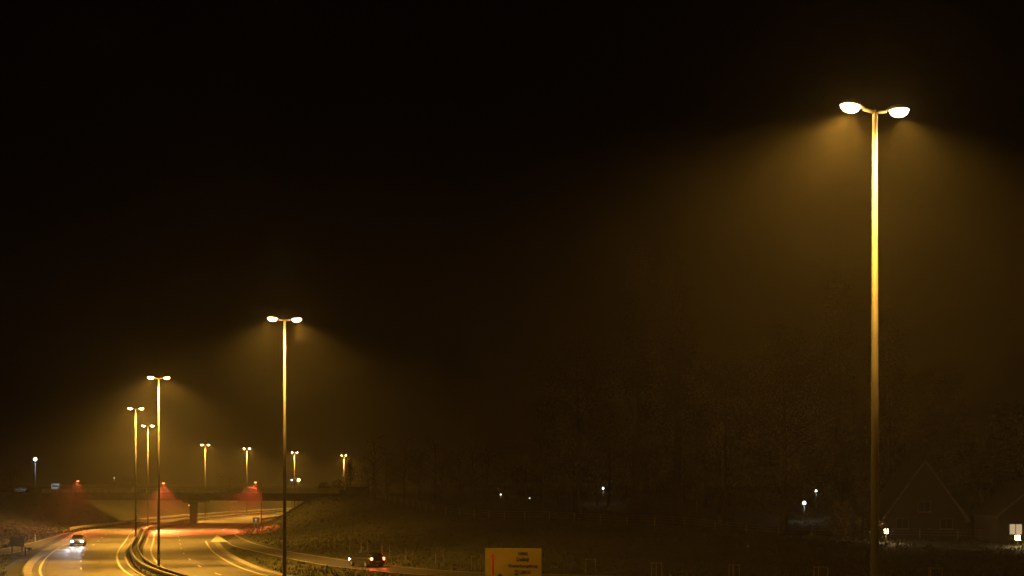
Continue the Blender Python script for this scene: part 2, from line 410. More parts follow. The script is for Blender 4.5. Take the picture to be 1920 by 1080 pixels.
def make_lamp():
    t = empty('street_lamp')
    p = MB().tube([(0, 0, -0.3), (0, 0, 0.02), (0, 0, 1.4), (0, 0, H * 0.5), (0, 0, H - 0.25)], [0.132, 0.132, 0.128, 0.100, 0.066], 16).build('pole', M['pole'], t, True)
    MB().tube([(0, 0, -0.02), (0, 0, 0.06)], [0.3, 0.3], 16).build('base_plate', M['steel'], t)
    MB().box((0, -0.125, 0.95), (0.11, 0.03, 0.5)).build('hatch', M['steel'], t)
    MB().tube([(-0.34, 0, H - 0.04), (0, 0, H - 0.10), (0.34, 0, H - 0.04)], [0.045, 0.055, 0.045], 10).build('arm', M['pole'], t, True)
    MB().tube([(0, 0, H - 0.26), (0, 0, H - 0.02)], [0.075, 0.05], 12).build('cap', M['pole'], t)
    for s in (1, -1):
        hd = luminaire_mesh().build('lamp_head', M['housing'], t, True); hd.location = (s * 0.30, 0, H - 0.03); hd.rotation_euler = (0, math.radians(-5), 0 if s > 0 else PI)
        bowl_mesh().build('lens', M['lens'], hd, True)
        light('beam', 'SPOT', (0.44, 0, -0.14), LAMP_W * 0.75, SODIUM, hd, math.radians(142), 0.6, 0.10).rotation_euler = (0, math.radians(-5), 0)
        light('core_beam', 'SPOT', (0.44, 0, -0.15), LAMP_W * 1.9, SODIUM, hd, math.radians(124), 0.9, 0.10).rotation_euler = (0, math.radians(-15), 0)
        light('glow', 'POINT', (0.44, 0, -0.16), LAMP_W * 0.02, SODIUM, hd, radius=0.08)
    return t
lamps = [  # x, y, label
    (9.66, 35.5, 'nearest, tallest double headed street lamp, standing alone before the dark trees'),
    (-13.85, 81.2, 'double headed lamp whose pole crosses the slip road, second nearest to the camera'),
    (-33.6, 126.8, 'double headed lamp with its foot in the guard rail near the bottom edge'),
    (-50.8, 180, 'double headed lamp at the outermost bend of the guard rail'),
    (-62.8, 230, 'double headed lamp just behind the guard rail bend, right of a slightly taller one'),
    (-73.4, 319, 'distant double headed street lamp seen above the bridge, nearest its pier'),
    (-70.6, 355, 'distant double headed street lamp above the middle of the right bridge span'),
    (-65.4, 401, 'distant double headed street lamp with a small orange light beside its pole'),
    (-56, 444, 'farthest double headed street lamp, beside the dark pointed conifer'),
]
L0 = make_lamp(); GLOW = []; LAMP_F = [0.58, 0.74, 1.45, 1.45, 1.45, 1.3, 1.3, 1.3, 1.3]
for i, (x, y, lab) in enumerate(lamps):
    o = L0 if i == 0 else copy_tree(L0)
    k = int(np.argmin(((MED - (x, y)) ** 2).sum(1))); nn = normals(MED)[k]
    rz = math.atan2(nn[1], nn[0]) * (0.6 if i in (0, 1) else 1.0)
    o.location = (x, y, float(zb(y))); o.rotation_euler = (0, 0, rz)
    f_ = LAMP_F[i]           # power set lamp by lamp to balance haze against road brightness
    for hd in kids(o):
        for l in kids(hd):
            if l.type == 'LIGHT':
                l.data = l.data.copy(); l.data.energy *= f_ / (LAMP_F[0] if i else 1)
                if l.data.type == 'POINT' and i < 3: GLOW.append((l, 1.7 if abs(hd.rotation_euler[2]) > 1 else 0.9))
    tag(o, lab, 'street lamp', 'tall double headed lamps along the motorway median')

for l, k_ in GLOW: l.data.energy *= k_      # the left heads of the three nearest lamps burn brighter
# ------------------------------------------------------------------ bridge
BA = np.array([-36.0, 279.4]); BD = np.array([-1.0, 0.40]); BD /= np.linalg.norm(BD); BN = np.array([-BD[1], BD[0]])  # BD runs left along the deck
if BN[1] < 0: BN = -BN
brz = math.atan2(BD[1], BD[0])
br = empty('bridge', (BA[0], BA[1], 0), brz); tag(br, 'flat concrete road bridge crossing the motorway on one central pier', 'bridge')
LB = 78.0; WB = 9.0   # local +x runs to the left end, local -y is away or towards by sign
sgn = -1 if (math.cos(brz + PI / 2) * BN[0] + math.sin(brz + PI / 2) * BN[1]) < 0 else 1
def by(d): return sgn * d      # d metres away from the camera side face
bevel(MB().box((LB / 2, by(WB / 2), 4.95), (LB, WB, 0.5)).build('deck', M['darkconc'], br), 0.04)
for d in (0.9, 2.9, 6.1, 8.1): MB().box((LB / 2, by(d), 4.37), (LB, 0.55, 0.64)).build('girder', M['darkconc'], br)
for d in (-0.12, WB + 0.12): MB().box((LB / 2, by(d), 5.08), (LB, 0.24, 1.05)).build('edge_beam', M['darkconc'], br)
px = (Vector((-72.3, 294)) - Vector(BA)).length
pier = MB().box((0, 0, 1.15), (1.25, 5.2, 4.7)).box((0, 0, 3.3), (1.55, 5.6, 0.4)).build('pier', M['darkconc'], br, loc=(px, by(3.6), 0), rz=math.radians(8) - brz)
bevel(pier, 0.12, 3)
bevel(MB().box((px, by(WB / 2), 3.78), (1.5, WB - 0.8, 0.52)).build('pier_cap', M['darkconc'], br), 0.05)
MB().box((-2.4, by(WB / 2), 3.6), (4.6, WB + 1.2, 5.6)).build('abutment', M['darkconc'], br)
MB().box((LB + 2.4, by(WB / 2), 3.6), (4.6, WB + 1.2, 5.6)).build('abutment', M['darkconc'], br)
for d in (-0.12, WB + 0.12):
    for z in (6.62, 6.3, 5.95): MB().tube([(0.1, by(d), z), (LB - 0.1, by(d), z)], 0.035 if z < 6.6 else 0.05, 6).build('hand_rail', M['steel'], br)
    ps = None
    for k in range(int(LB / 2) + 1):
        if ps is None: ps = o = MB().box((0, 0, 6.1), (0.07, 0.07, 0.99)).build('rail_post', M['steel'], br)
        else: o = ps.copy(); COL.objects.link(o)
        o.location = (0.1 + k * (LB - 0.2) / 39, by(d), 0)
bw = np.array([BA[0], BA[1]])
def bpt(along, across): return BA + BD * along + BN * across

# end wall and low hedge on the right bank
ew = empty('parapet_wall', (*bpt(-5.9, -0.8), 5.9), brz); tag(ew, 'dark concrete end wall of the bridge where it meets the right bank', 'wall')
bevel(MB().box((1.6, 0, 0.1), (5.0, 0.5, 2.2)).build('wall', M['darkconc'], ew), 0.03)
MB().box((1.6, 0, 1.24), (5.1, 0.6, 0.08)).build('coping', M['concrete'], ew)
gl = empty('guard_rail', (*bpt(-4.7, 3.5), 0), brz); tag(gl, 'pale guard rail of the approach road right of the bridge end wall', 'guard rail')
MB().box((-6.0, 0, 6.95), (11.5, 0.06, 0.3)).build('rail_beam', M['steel'], gl)
for k in range(6): MB().box((-0.6 - k * 2.15, 0.08, 6.3), (0.08, 0.08, 1.5)).build('post', M['steel'], gl)

# ------------------------------------------------------------------ red lamps by the bridge
def red_lamp(x, y, h, side, label, aim, pw):
    z0 = hz(x, y); t = empty('red_lamp', (x, y, z0)); tag(t, label, 'street lamp', 'small red lamps before the bridge')
    MB().tube([(0, 0, -0.3), (0, 0, h * 0.5), (0, 0, h)], [0.11, 0.095, 0.07], 10).build('pole', M['pole'], t, True)
    MB().tube([(0, 0, h - 0.05), (side * 0.4, 0, h + 0.12), (side * 0.8, -0.05, h + 0.16)], 0.04, 8).build('arm', M['pole'], t, True)
    hd = luminaire_mesh().build('lamp_head', M['housing'], t, True); hd.location = (side * 0.66, -0.05, h + 0.15); hd.rotation_euler = (0, 0, 0 if side > 0 else PI)
    bowl_mesh().build('lens', M['redlens'], hd, True)
    l = light('beam', 'SPOT', (side * 1.1, -0.05, h + 0.02), pw, (1.0, 0.10, 0.03), t, math.radians(25), 0.3, 0.1); l.scale = (1.7, 1, 1)
    v = Vector(aim) - Vector((x + side * 1.1, y - 0.05, z0 + h)); l.rotation_euler = v.to_track_quat('-Z', 'Y').to_euler()
    light('glow', 'POINT', (side * 1.1, -0.05, h - 0.02), pw * 0.0008, (1.0, 0.12, 0.04), t, radius=0.06)
red_lamp(-82.5, 250, 8.4, 1, 'red lamp on its own pole on the left grass slope', (-75.5, 226, 0), 60000)
red_lamp(-64.6, 243, 8.2, 1, 'red lamp rising between the tall median lamps and the bridge pier', (-58, 223, -0.3), 290000)
red_lamp(-46.6, 248, 8.0, -1, 'red lamp over the blue sign at the foot of the right slope', (-47.5, 227, -0.3), 290000)

# ------------------------------------------------------------------ signs
def post_pair(t, xs_, z0, z1, y=0.06, r=0.04, mat='steel'):
    for x in xs_: MB().tube([(x, y, z0), (x, y, z1)], r, 10).build('post', M[mat], t, True)
def text_obj(s, size, loc, parent, mat, name='lettering', squeeze=1.0, align='CENTER'):
    c = bpy.data.curves.new(name, 'FONT'); c.body = s; c.size = size; c.align_x = align; c.align_y = 'CENTER'; c.extrude = 0.004
    c.offset = 0.006 * size / 0.3
    c.materials.append(mat)
    o = bpy.data.objects.new(name, c); COL.objects.link(o); o.parent = parent; o.location = loc; o.rotation_euler = (PI / 2, 0, 0); o.scale = (squeeze, 1, 1)
    me = bpy.data.meshes.new_from_object(o); q = bpy.data.objects.new(name, me); COL.objects.link(q); q.parent = parent; q.location = loc; q.rotation_euler = (PI / 2, 0, 0); q.scale = (squeeze, 1, 1)
    bpy.data.objects.remove(o); o = q; o.name = name
    return o
SY = 85.0; k = SY / 2500; sx0, sx1 = (910 - 960) * k, (1015.5 - 960) * k; stop = CH - (1028 - 904) * k
sw = sx1 - sx0; sh = 3.0
sg = empty('direction_sign', ((sx0 + sx1) / 2, SY, hz(0, SY)), 0.0); tag(sg, 'yellow direction sign with black place names reading Delfzijl and Oosterhoogebrug', 'road sign')
zt = stop - sg.location.z; zc = zt - sh / 2
bevel(MB().box((0, 0, zc), (sw, 0.05, sh)).build('panel', M['signyellow'], sg), 0.015)
bd = MB(); t_ = 0.035
bd.box((0, -0.028, zt - 0.05), (sw - 0.06, 0.006, t_)).box((0, -0.028, zt - sh + 0.05), (sw - 0.06, 0.006, t_))
bd.box((-sw / 2 + 0.045, -0.0281, zc), (t_, 0.006, sh - 0.13)).box((sw / 2 - 0.045, -0.0281, zc), (t_, 0.006, sh - 0.13))
def sgn_xy(u, v): return ((u - 960) * k - sg.location.x, CH - (v - 904) * k - sg.location.z)
def T(s, u, v, size, sq): x, z = sgn_xy(u, v); return text_obj(s, size, (x, -0.03, z), sg, M['black'], squeeze=sq)
T('N360', 980.5, 1038.3, 0.29, 0.92); T('Delfzijl', 980, 1049, 0.30, 0.98); T('Oosterhoogebrug', 980, 1061, 0.29, 0.88)
T('UMCG', 984.5, 1073.3, 0.30, 0.8)
x, z = sgn_xy(968.3, 1073.6); MB().box((x, -0.029, z), (0.24, 0.008, 0.30)).build('symbol_box', M['black'], sg)
text_obj('H', 0.25, (x, -0.036, z), sg, M['signyellow'], 'lettering')
x, z = sgn_xy(924, 1059); ar = MB(); ar.box((x, -0.029, z - 0.35), (0.09, 0.008, 1.45))
x2, z2 = sgn_xy(924, 1037.5)
ar.add([(x2, -0.033, z2), (x2 - 0.19, -0.033, z2 - 0.34), (x2 - 0.05, -0.033, z2 - 0.24), (x2 + 0.05, -0.033, z2 - 0.24), (x2 + 0.19, -0.033, z2 - 0.34),
        (x2, -0.026, z2), (x2 - 0.19, -0.026, z2 - 0.34), (x2 - 0.05, -0.026, z2 - 0.24), (x2 + 0.05, -0.026, z2 - 0.24), (x2 + 0.19, -0.026, z2 - 0.34)],
       [(0, 1, 2), (0, 2, 3), (0, 3, 4), (5, 7, 6), (5, 8, 7), (5, 9, 8), (0, 5, 6, 1), (1, 6, 7, 2), (2, 7, 8, 3), (3, 8, 9, 4), (4, 9, 5, 0)])
ar.build('arrow', M['signred'], sg)
x, z = sgn_xy(937.5, 1081); MB().tube([(x, -0.026, z), (x, -0.034, z)], 0.17, 16).build('symbol', M['black'], sg)
post_pair(sg, (-sw * 0.3, sw * 0.3), -0.3, zt - 0.3, 0.09, 0.06)
for zz in (zt - 0.5, zt - 2.4): MB().box((0, 0.05, zz), (sw * 0.85, 0.04, 0.06)).build('bracket', M['steel'], sg)

# sign seen from behind at the left edge
x, y = G(32, 1042); sb = empty('board_sign', (x, y, hz(x, y)), math.radians(4)); tag(sb, 'dark back of a rectangular road sign on two posts at the left edge', 'road sign')
kk = y / 2500
bevel(MB().box((0, 0, (1043 - 1017.5) * kk), (26 * kk, 0.05, 17 * kk)).build('panel', M['signback'], sb), 0.01)
for dx in (-9.5, 9): MB().box((dx * kk, 0.07, 18.5 * kk), (0.13, 0.09, 38 * kk)).build('post', M['signback'], sb)
for dz in (20, 31): MB().box((0, 0.04, dz * kk), (24 * kk, 0.04, 0.06)).build('bracket', M['signback'], sb)
x, y = G(47.5, 1040.5); t = empty('marker_post', (x, y, hz(x, y))); tag(t, 'narrow dark post close beside the back of the rectangular sign', 'post')
bevel(MB().box((0, 0, 0.38), (0.12, 0.1, 0.86)).build('post', M['signback'], t), 0.01); MB().box((0, 0, 0.83), (0.14, 0.12, 0.04)).build('cap', M['plastic'], t)
x, y = G(55, 1041); t = empty('arrow_sign', (x, y, hz(x, y))); tag(t, 'small dark sign shaped like a wide arrow on a thin post', 'road sign')
MB().tube([(0, 0, -0.2), (0, 0, 0.72)], 0.035, 8).build('post', M['signback'], t)
MB().add([(-0.36, -0.02, 0.75), (0, -0.02, 0.5), (0.36, -0.02, 0.75), (0, -0.02, 0.86), (-0.36, 0.02, 0.75), (0, 0.02, 0.5), (0.36, 0.02, 0.75), (0, 0.02, 0.86)],
         [(0, 1, 2, 3), (7, 6, 5, 4), (0, 4, 5, 1), (1, 5, 6, 2), (2, 6, 7, 3), (3, 7, 4, 0)]).build('panel', M['signback'], t)
x, y = G(70, 1016); x -= 0.6; y += 0.8; t = empty('reflector_post', (x, y, hz(x, y))); tag(t, 'thin pale reflector post on the far side of the left slip road', 'post')
MB().box((0, 0, 0.45), (0.13, 0.08, 1.0)).build('post', M['signwhite'], t); MB().box((0, -0.045, 0.72), (0.135, 0.012, 0.16)).build('reflector', M['plastic'], t)

# blue sign on the right before the bridge
x, y = -45.3, 236.0; t = empty('blue_sign', (x, y, hz(x, y)), -0.1); tag(t, 'blue rectangular road sign on a post at the foot of the right slope', 'road sign')
kk = y / 2500; zc2 = CH - (975.5 - 904) * kk - t.location.z
MB().box((0, 0, zc2), (1.35, 0.05, 1.1)).build('panel', M['signblue'], t)
b = MB().box((0, -0.03, zc2 + 0.51), (1.29, 0.008, 0.04)).box((0, -0.03, zc2 - 0.51), (1.29, 0.008, 0.04)).box((-0.63, -0.031, zc2), (0.04, 0.008, 0.98)).box((0.63, -0.031, zc2), (0.04, 0.008, 0.98)); b.build('border', M['signwhite'], t)
MB().add([(-0.10, -0.034, zc2 - 0.36), (0.06, -0.034, zc2 - 0.36), (0.06, -0.034, zc2 + 0.05), (0.24, -0.034, zc2 + 0.05), (-0.02, -0.034, zc2 + 0.38), (-0.28, -0.034, zc2 + 0.05), (-0.10, -0.034, zc2 + 0.05)],
         [(0, 1, 2, 3, 4, 5, 6)]).build('symbol', M['signwhite'], t)
MB().tube([(-0.3, 0.06, -0.3), (-0.3, 0.06, zc2 + 0.4)], 0.05, 10).build('post', M['steel'], t)
MB().tube([(0.3, 0.06, -0.3), (0.3, 0.06, zc2 + 0.4)], 0.05, 10).build('post', M['steel'], t)

# triangular warning sign past the pier
y = 330.0; x = (359 - 960) * y / 2500 - 0.3; t = empty('warning_sign', (x, y, hz(x, y))); tag(t, 'pale triangular warning sign seen under the bridge beside the pier', 'road sign')
zz = CH - (946 - 904) * y / 2500 - t.location.z
def tri(s, y0, y1, zc): return [(-s, y0, zc - s * 0.62), (s, y0, zc - s * 0.62), (0, y0, zc + s * 1.12), (-s, y1, zc - s * 0.62), (s, y1, zc - s * 0.62), (0, y1, zc + s * 1.12)], [(0, 1, 2), (5, 4, 3), (0, 3, 4, 1), (1, 4, 5, 2), (2, 5, 3, 0)]
MB().add(*tri(0.66, -0.02, 0.02, zz)).build('panel', M['signred'], t); MB().add(*tri(0.50, -0.032, -0.022, zz)).build('face', M['signwhite'], t)
MB().box((0, -0.036, zz + 0.05), (0.08, 0.006, 0.3)).build('symbol', M['black'], t)
MB().tube([(0, 0.05, -0.3), (0, 0.05, zz)], 0.05, 8).build('post', M['steel'], t)
y = 345.0; x = (442 - 960) * y / 2500; t = empty('board_sign', (x, y, hz(x, y))); tag(t, 'dim pale rectangular sign seen far under the right span of the bridge', 'road sign')
zz = CH - (941 - 904) * y / 2500 - t.location.z
MB().box((-0.6, 0, zz), (2.0, 0.05, 0.7)).build('panel', M['concrete'], t); MB().tube([(0.25, 0.06, -0.3), (0.25, 0.06, zz + 0.3)], 0.06, 8).build('post', M['steel'], t)
MB().tube([(-1.4, 0.06, -0.3), (-1.4, 0.06, zz + 0.3)], 0.06, 8).build('post', M['steel'], t)

# ------------------------------------------------------------------ cars
def loft(stations, mat, name, parent, sub_=True, cap=True):
    """stations: list of (x, ring) where ring is a list of (y, z) for the half section from bottom centre to top centre"""
    vs = []; fs = []; n = None
    for x, ring in stations:
        full = list(ring) + [(-y, z) for y, z in ring[::-1]][0:]
        n = len(full)
        for y, z in full: vs.append((x, y, z))
    for i in range(len(stations) - 1):
        for k in range(n):
            q = (k + 1) % n; fs.append((i * n + k, i * n + q, (i + 1) * n + q, (i + 1) * n + k))
    if cap: fs.append(tuple(range(n))[::-1]); fs.append(tuple((len(stations) - 1) * n + k for k in range(n)))
    o = mesh_obj(name, vs, fs, mat, parent, True)
    bpy_bm = bmesh.new(); bpy_bm.from_mesh(o.data); bmesh.ops.recalc_face_normals(bpy_bm, faces=bpy_bm.faces); bpy_bm.to_mesh(o.data); bpy_bm.free()
    if sub_: m = o.modifiers.new('subsurf', 'SUBSURF'); m.levels = 2; m.render_levels = 2
    return o
def make_car(paint, van=False):
    """nose towards +x, 4.3 m long"""
    t = empty('car'); s = 1.0
    def R(w, zb_, zs, zt, wt): return [(0.0, zb_), (w * 0.86, zb_), (w * 0.98, zb_ + 0.12), (w, zs), (wt, zt), (0.0, zt + 0.02)]
    top = 1.05 if not van else 1.2
    st = [(-2.12, R(0.74, 0.38, 0.62, top - 0.22, 0.66)), (-2.05, R(0.84, 0.24, 0.62, top - 0.04, 0.74)), (-1.4, R(0.89, 0.2, 0.66, top, 0.80)), (-0.3, R(0.90, 0.2, 0.66, top - 0.03, 0.82)),
          (0.75, R(0.90, 0.2, 0.64, 0.96, 0.82)), (1.45, R(0.88, 0.2, 0.6, 0.88, 0.76)), (1.98, R(0.82, 0.22, 0.54, 0.76, 0.66)), (2.12, R(0.70, 0.34, 0.50, 0.62, 0.58))]
    loft(st, paint, 'body', t)
    def C(w, wt, z0, z1): return [(0.0, z0), (w, z0), ((w + wt) / 2 + 0.01, (z0 + z1) / 2), (wt, z1), (0.0, z1 + 0.02)]
    h = 1.44 if not van else 1.85
    cab = [(-2.0, C(0.74, 0.70, 0.9, 1.0)), (-1.72, C(0.77, 0.60, 0.9, h - 0.10)), (-1.2, C(0.79, 0.62, 0.9, h - 0.02)), (-0.3, C(0.80, 0.63, 0.9, h)), (0.25, C(0.80, 0.60, 0.9, h - 0.06)), (1.1, C(0.77, 0.72, 0.86, 0.92))]
    loft(cab, M['glass'], 'windows', t)
    rf = [(-1.66, C(0.60, 0.55, h - 0.12, h - 0.055)), (-1.2, C(0.635, 0.60, h - 0.07, h + 0.005)), (-0.3, C(0.645, 0.61, h - 0.05, h + 0.025)), (0.2, C(0.60, 0.56, h - 0.10, h - 0.03))]
    loft(rf, paint, 'roof', t)
    for sy in (-1, 1):
        for (x0, x1) in ((-1.35, -1.62), (-0.35, -0.38), (0.28, 1.02)):
            z1 = h - 0.08 if x0 != 0.28 else h - 0.1
            MB().tube([(x0, sy * 0.63, z1), (x1, sy * 0.80, 0.94)], 0.035, 6).build('pillar', paint, t)
        for x in (1.32, -1.30):
            wv = MB().tube([(x, sy * 0.70, 0.31), (x, sy * 0.905, 0.31)], 0.31, 20).build('wheel', M['rubber'], t, False)
            MB().tube([(x, sy * 0.90, 0.31), (x, sy * 0.918, 0.31)], 0.19, 14).build('rim', M['steel'], wv)
        MB().box((0.75, sy * 0.97, 1.0), (0.14, 0.16, 0.13)).build('mirror', paint, t)
        hl = bevel(MB().box((2.02, sy * 0.58, 0.62), (0.16, 0.30, 0.15)).build('headlight', M['headlens'], t), 0.03)
        tl = bevel(MB().box((-2.06, sy * 0.66, 0.82), (0.10, 0.20, 0.26)).build('tail_light', M['taillens'], t), 0.03)
    MB().box((2.13, 0, 0.42), (0.05, 0.9, 0.14)).build('grille', M['plastic'], t)
    MB().box((-2.125, 0, 0.56), (0.03, 0.5, 0.11)).build('number_plate', M['plate'], t)
    MB().box((-2.07, 0, 0.34), (0.14, 1.45, 0.12)).build('bumper', M['plastic'], t)
    return t
def along(C, y): return int(np.argmin(abs(C[:, 1] - y)))
# car with white headlights on the left carriageway
lane = offset(MED, -7.2); i = along(lane, 168); p = lane[i]; d = lane[i - 1] - lane[i + 1]
c1 = make_car(M['silver']); c1.location = (p[0], p[1], float(zb(p[1])) + 0.015); c1.rotation_euler = (0, 0, math.atan2(d[1], d[0])); c1.name = 'car'
tag(c1, 'silver car with white headlights coming round the bend on the left carriageway', 'car')
for sy in (-1, 1):
    for pw_, an, dn in ((160, 64, -0.10), (7000, 14, -0.008)):
        l = light('headlight_beam', 'SPOT', (2.16, sy * 0.58, 0.64), pw_, (0.93, 0.96, 1.0), c1, math.radians(an), 0.9, 0.05)
        l.rotation_euler = Vector((1, -0.05, dn)).to_track_quat('-Z', 'Z').to_euler()
# car with red tail lights on the slip road
ctr = np.stack([(rampR[:, 0]), rampR[:, 1]], 1); lane2 = offset(rampR, -2.7); i = along(lane2, 127.5); p = lane2[i]; d = lane2[i + 1] - lane2[i - 1]
c2 = make_car(M['darkpaint']); c2.location = (p[0], p[1], 0.02); c2.rotation_euler = (0, 0, math.atan2(d[1], d[0]))
tag(c2, 'dark car with glowing red tail lights driving up the right slip road', 'car')
light('headlight_beam', 'SPOT', (2.16, 0, 0.64), 500, (1, 0.8, 0.55), c2, math.radians(44), 0.7, 0.05).rotation_euler = Vector((1, 0, -0.04)).to_track_quat('-Z', 'Z').to_euler()
for sy in (-1, 1):
    l = light('tail_light_glow', 'SPOT', (-2.15, sy * 0.66, 0.82), 60, (1, 0.08, 0.03), c2, math.radians(150), 0.5, 0.05); l.rotation_euler = Vector((-1, 0, -0.3)).to_track_quat('-Z', 'Z').to_euler()
# pale vehicles parked on the left bank
for h_ in (M['headlens'],): pass
def unlit(t):
    for ch in kids(t):
        if ch.name.startswith(('headlight', 'tail_light')): ch.data.materials[0] = M['signwhite'] if ch.name.startswith('head') else M['signred']
x, y = -115.3, 336.0
c3 = make_car(M['silver']); unlit(c3); c3.location = ((41 - 960) * 338 / 2500, 338, hz((41 - 960) * 338 / 2500, 338)); c3.rotation_euler = (0, 0, -0.5)
tag(c3, 'pale parked car on top of the left bank near the left edge', 'car')
v = empty('van', ((104 - 960) * 340 / 2500, 340, 0), -PI / 2 + 0.25); v.location.z = hz(v.location.x, 340); tag(v, 'small white box van parked on the left bank near the bridge end', 'van')
bevel(MB().box((-1.0, 0, 1.25), (3.0, 1.95, 1.75)).build('cargo_box', M['whitepaint'], v), 0.05)
bevel(MB().box((1.15, 0, 0.8), (1.3, 1.75, 0.9), taper=0.97).build('cab', M['whitepaint'], v), 0.12, 3)
bevel(MB().box((0.9, 0, 1.45), (0.85, 1.55, 0.5), taper=0.8).build('windscreen', M['glass'], v), 0.05)
MB().box((-0.1, 0, 0.36), (3.9, 0.9, 0.12)).build('chassis', M['plastic'], v)
for sx in (-1.6, 1.2):
    for sy in (-1, 1): MB().tube([(sx, sy * 0.66, 0.33), (sx, sy * 0.88, 0.33)], 0.33, 16).build('wheel', M['rubber'], v)
for sy in (-1, 1): MB().box((1.8, sy * 0.6, 0.75), (0.06, 0.3, 0.16)).build('headlight', M['signwhite'], v); MB().box((1.0, sy * 1.0, 1.35), (0.1, 0.22, 0.3)).build('mirror', M['plastic'], v)

# ------------------------------------------------------------------ small far lamps
def small_lamp(u, v_, Y, lens, power, col, r, label, name='small_lamp', arm=False):
    x = (u - 960) * Y / 2500; z = CH - (v_ - 904) * Y / 2500; g = hz(x, Y); t = empty(name, (x, Y, g)); tag(t, label, 'lamp')
    h = z - g
    MB().tube([(0, 0, -0.3), (0, 0, h - r)], [0.06, 0.045], 8).build('pole', M['pole'], t, True)
    bmx = bmesh.new(); bmesh.ops.create_icosphere(bmx, subdivisions=2, radius=r); me = bpy.data.meshes.new('globe'); bmx.to_mesh(me); bmx.free(); me.materials.append(lens)
    gob = bpy.data.objects.new('globe', me); COL.objects.link(gob); gob.parent = t; gob.location = (0, 0, h)
    MB().tube([(0, 0, h + r * 0.9), (0, 0, h + r * 1.25)], [r * 0.8, r * 0.3], 10).build('cap', M['housing'], t)
    if power: light('glow', 'POINT', (0, -r * 1.3, h - r * 0.6), power, col, t, radius=r * 0.5)
    return t
small_lamp(66, 861, 328, M['whitelens'], 80, (0.9, 0.95, 1), 0.45, 'lone white lamp high in the dark sky above the left bank')
small_lamp(560, 900, 420, M['warmlens'], 500, (1, 0.6, 0.2), 0.50, 'round warm orange lamp low beside the distant lamp post')
small_lamp(547, 900, 440, M['whitelens'], 40, (1, 0.9, 0.8), 0.28, 'tiny white lamp just left of the round orange lamp')
small_lamp(1131, 915, 230, M['whitelens'], 60, (1, 0.97, 0.9), 0.20, 'small white lamp on a post in the dark wood, above the yellow sign')
small_lamp(1106, 897, 250, M['dimlens'], 0, (1, 1, 1), 0.14, 'faint pinpoint lamp left of the small white lamp in the wood')
small_lamp(993, 934, 230, M['dimlens'], 0, (1, 1, 1), 0.15, 'very faint lamp low in the wood straight above the yellow sign')
small_lamp(939, 927, 225, M['dimlens'], 12, (1, 0.8, 0.5), 0.17, 'faint yellowish lamp among trunks left of the yellow sign')
small_lamp(1508, 943, 200, M['whitelens'], 90, (1, 0.97, 0.9), 0.28, 'lower and brighter of the two white lamps left of the tall pole')
small_lamp(1530, 920, 205, M['whitelens'], 40, (1, 0.97, 0.9), 0.18, 'upper and smaller of the two white lamps left of the tall pole')
small_lamp(214, 896, 420, M['dimlens'], 0, (1, 1, 1), 0.2, 'faint speck of a lamp in the haze over the left end of the bridge')

ll = light('white_beam', 'SPOT', ((66 - 960) * 328 / 2500, 325.8, CH + 43 * 328 / 2500 - 0.7), 3500, (0.85, 0.93, 1.0), None, math.radians(80), 0.6, 0.2); ll.rotation_euler = Vector((0.15, 13, -9)).to_track_quat('-Z', 'Y').to_euler()  # added spot, set ahead of the lone lamp to brighten the parked vehicles
# ------------------------------------------------------------------ houses on the right
def window(parent, x, y, z, w_, h_, lit=False, rz=0):
    f = MB(); t_ = 0.07
    f.box((0, 0, h_ / 2 - t_ / 2), (w_, 0.1, t_)).box((0, 0, -h_ / 2 + t_ / 2), (w_, 0.1, t_)).box((-w_ / 2 + t_ / 2, 0, 0), (t_, 0.1, h_ - 2 * t_)).box((w_ / 2 - t_ / 2, 0, 0), (t_, 0.1, h_ - 2 * t_)).box((0, 0, 0), (0.05, 0.08, h_ - 2 * t_))
    fo = f.build('window', M['trim'], parent, loc=(x, y, z), rz=rz)
    MB().box((-(w_ / 4 - 0.01), 0.02, 0), (w_ / 2 - t_ - 0.03, 0.02, h_ - 2 * t_)).build('pane', M['litroom'] if lit else M['glass'], fo)
    MB().box(((w_ / 4 - 0.01), 0.02, 0), (w_ / 2 - t_ - 0.03, 0.02, h_ - 2 * t_)).build('pane', M['litroom'] if lit else M['glass'], fo)
    MB().box((0, -0.08, -h_ / 2 - 0.04), (w_ + 0.16, 0.22, 0.06)).build('sill', M['concrete'], fo)
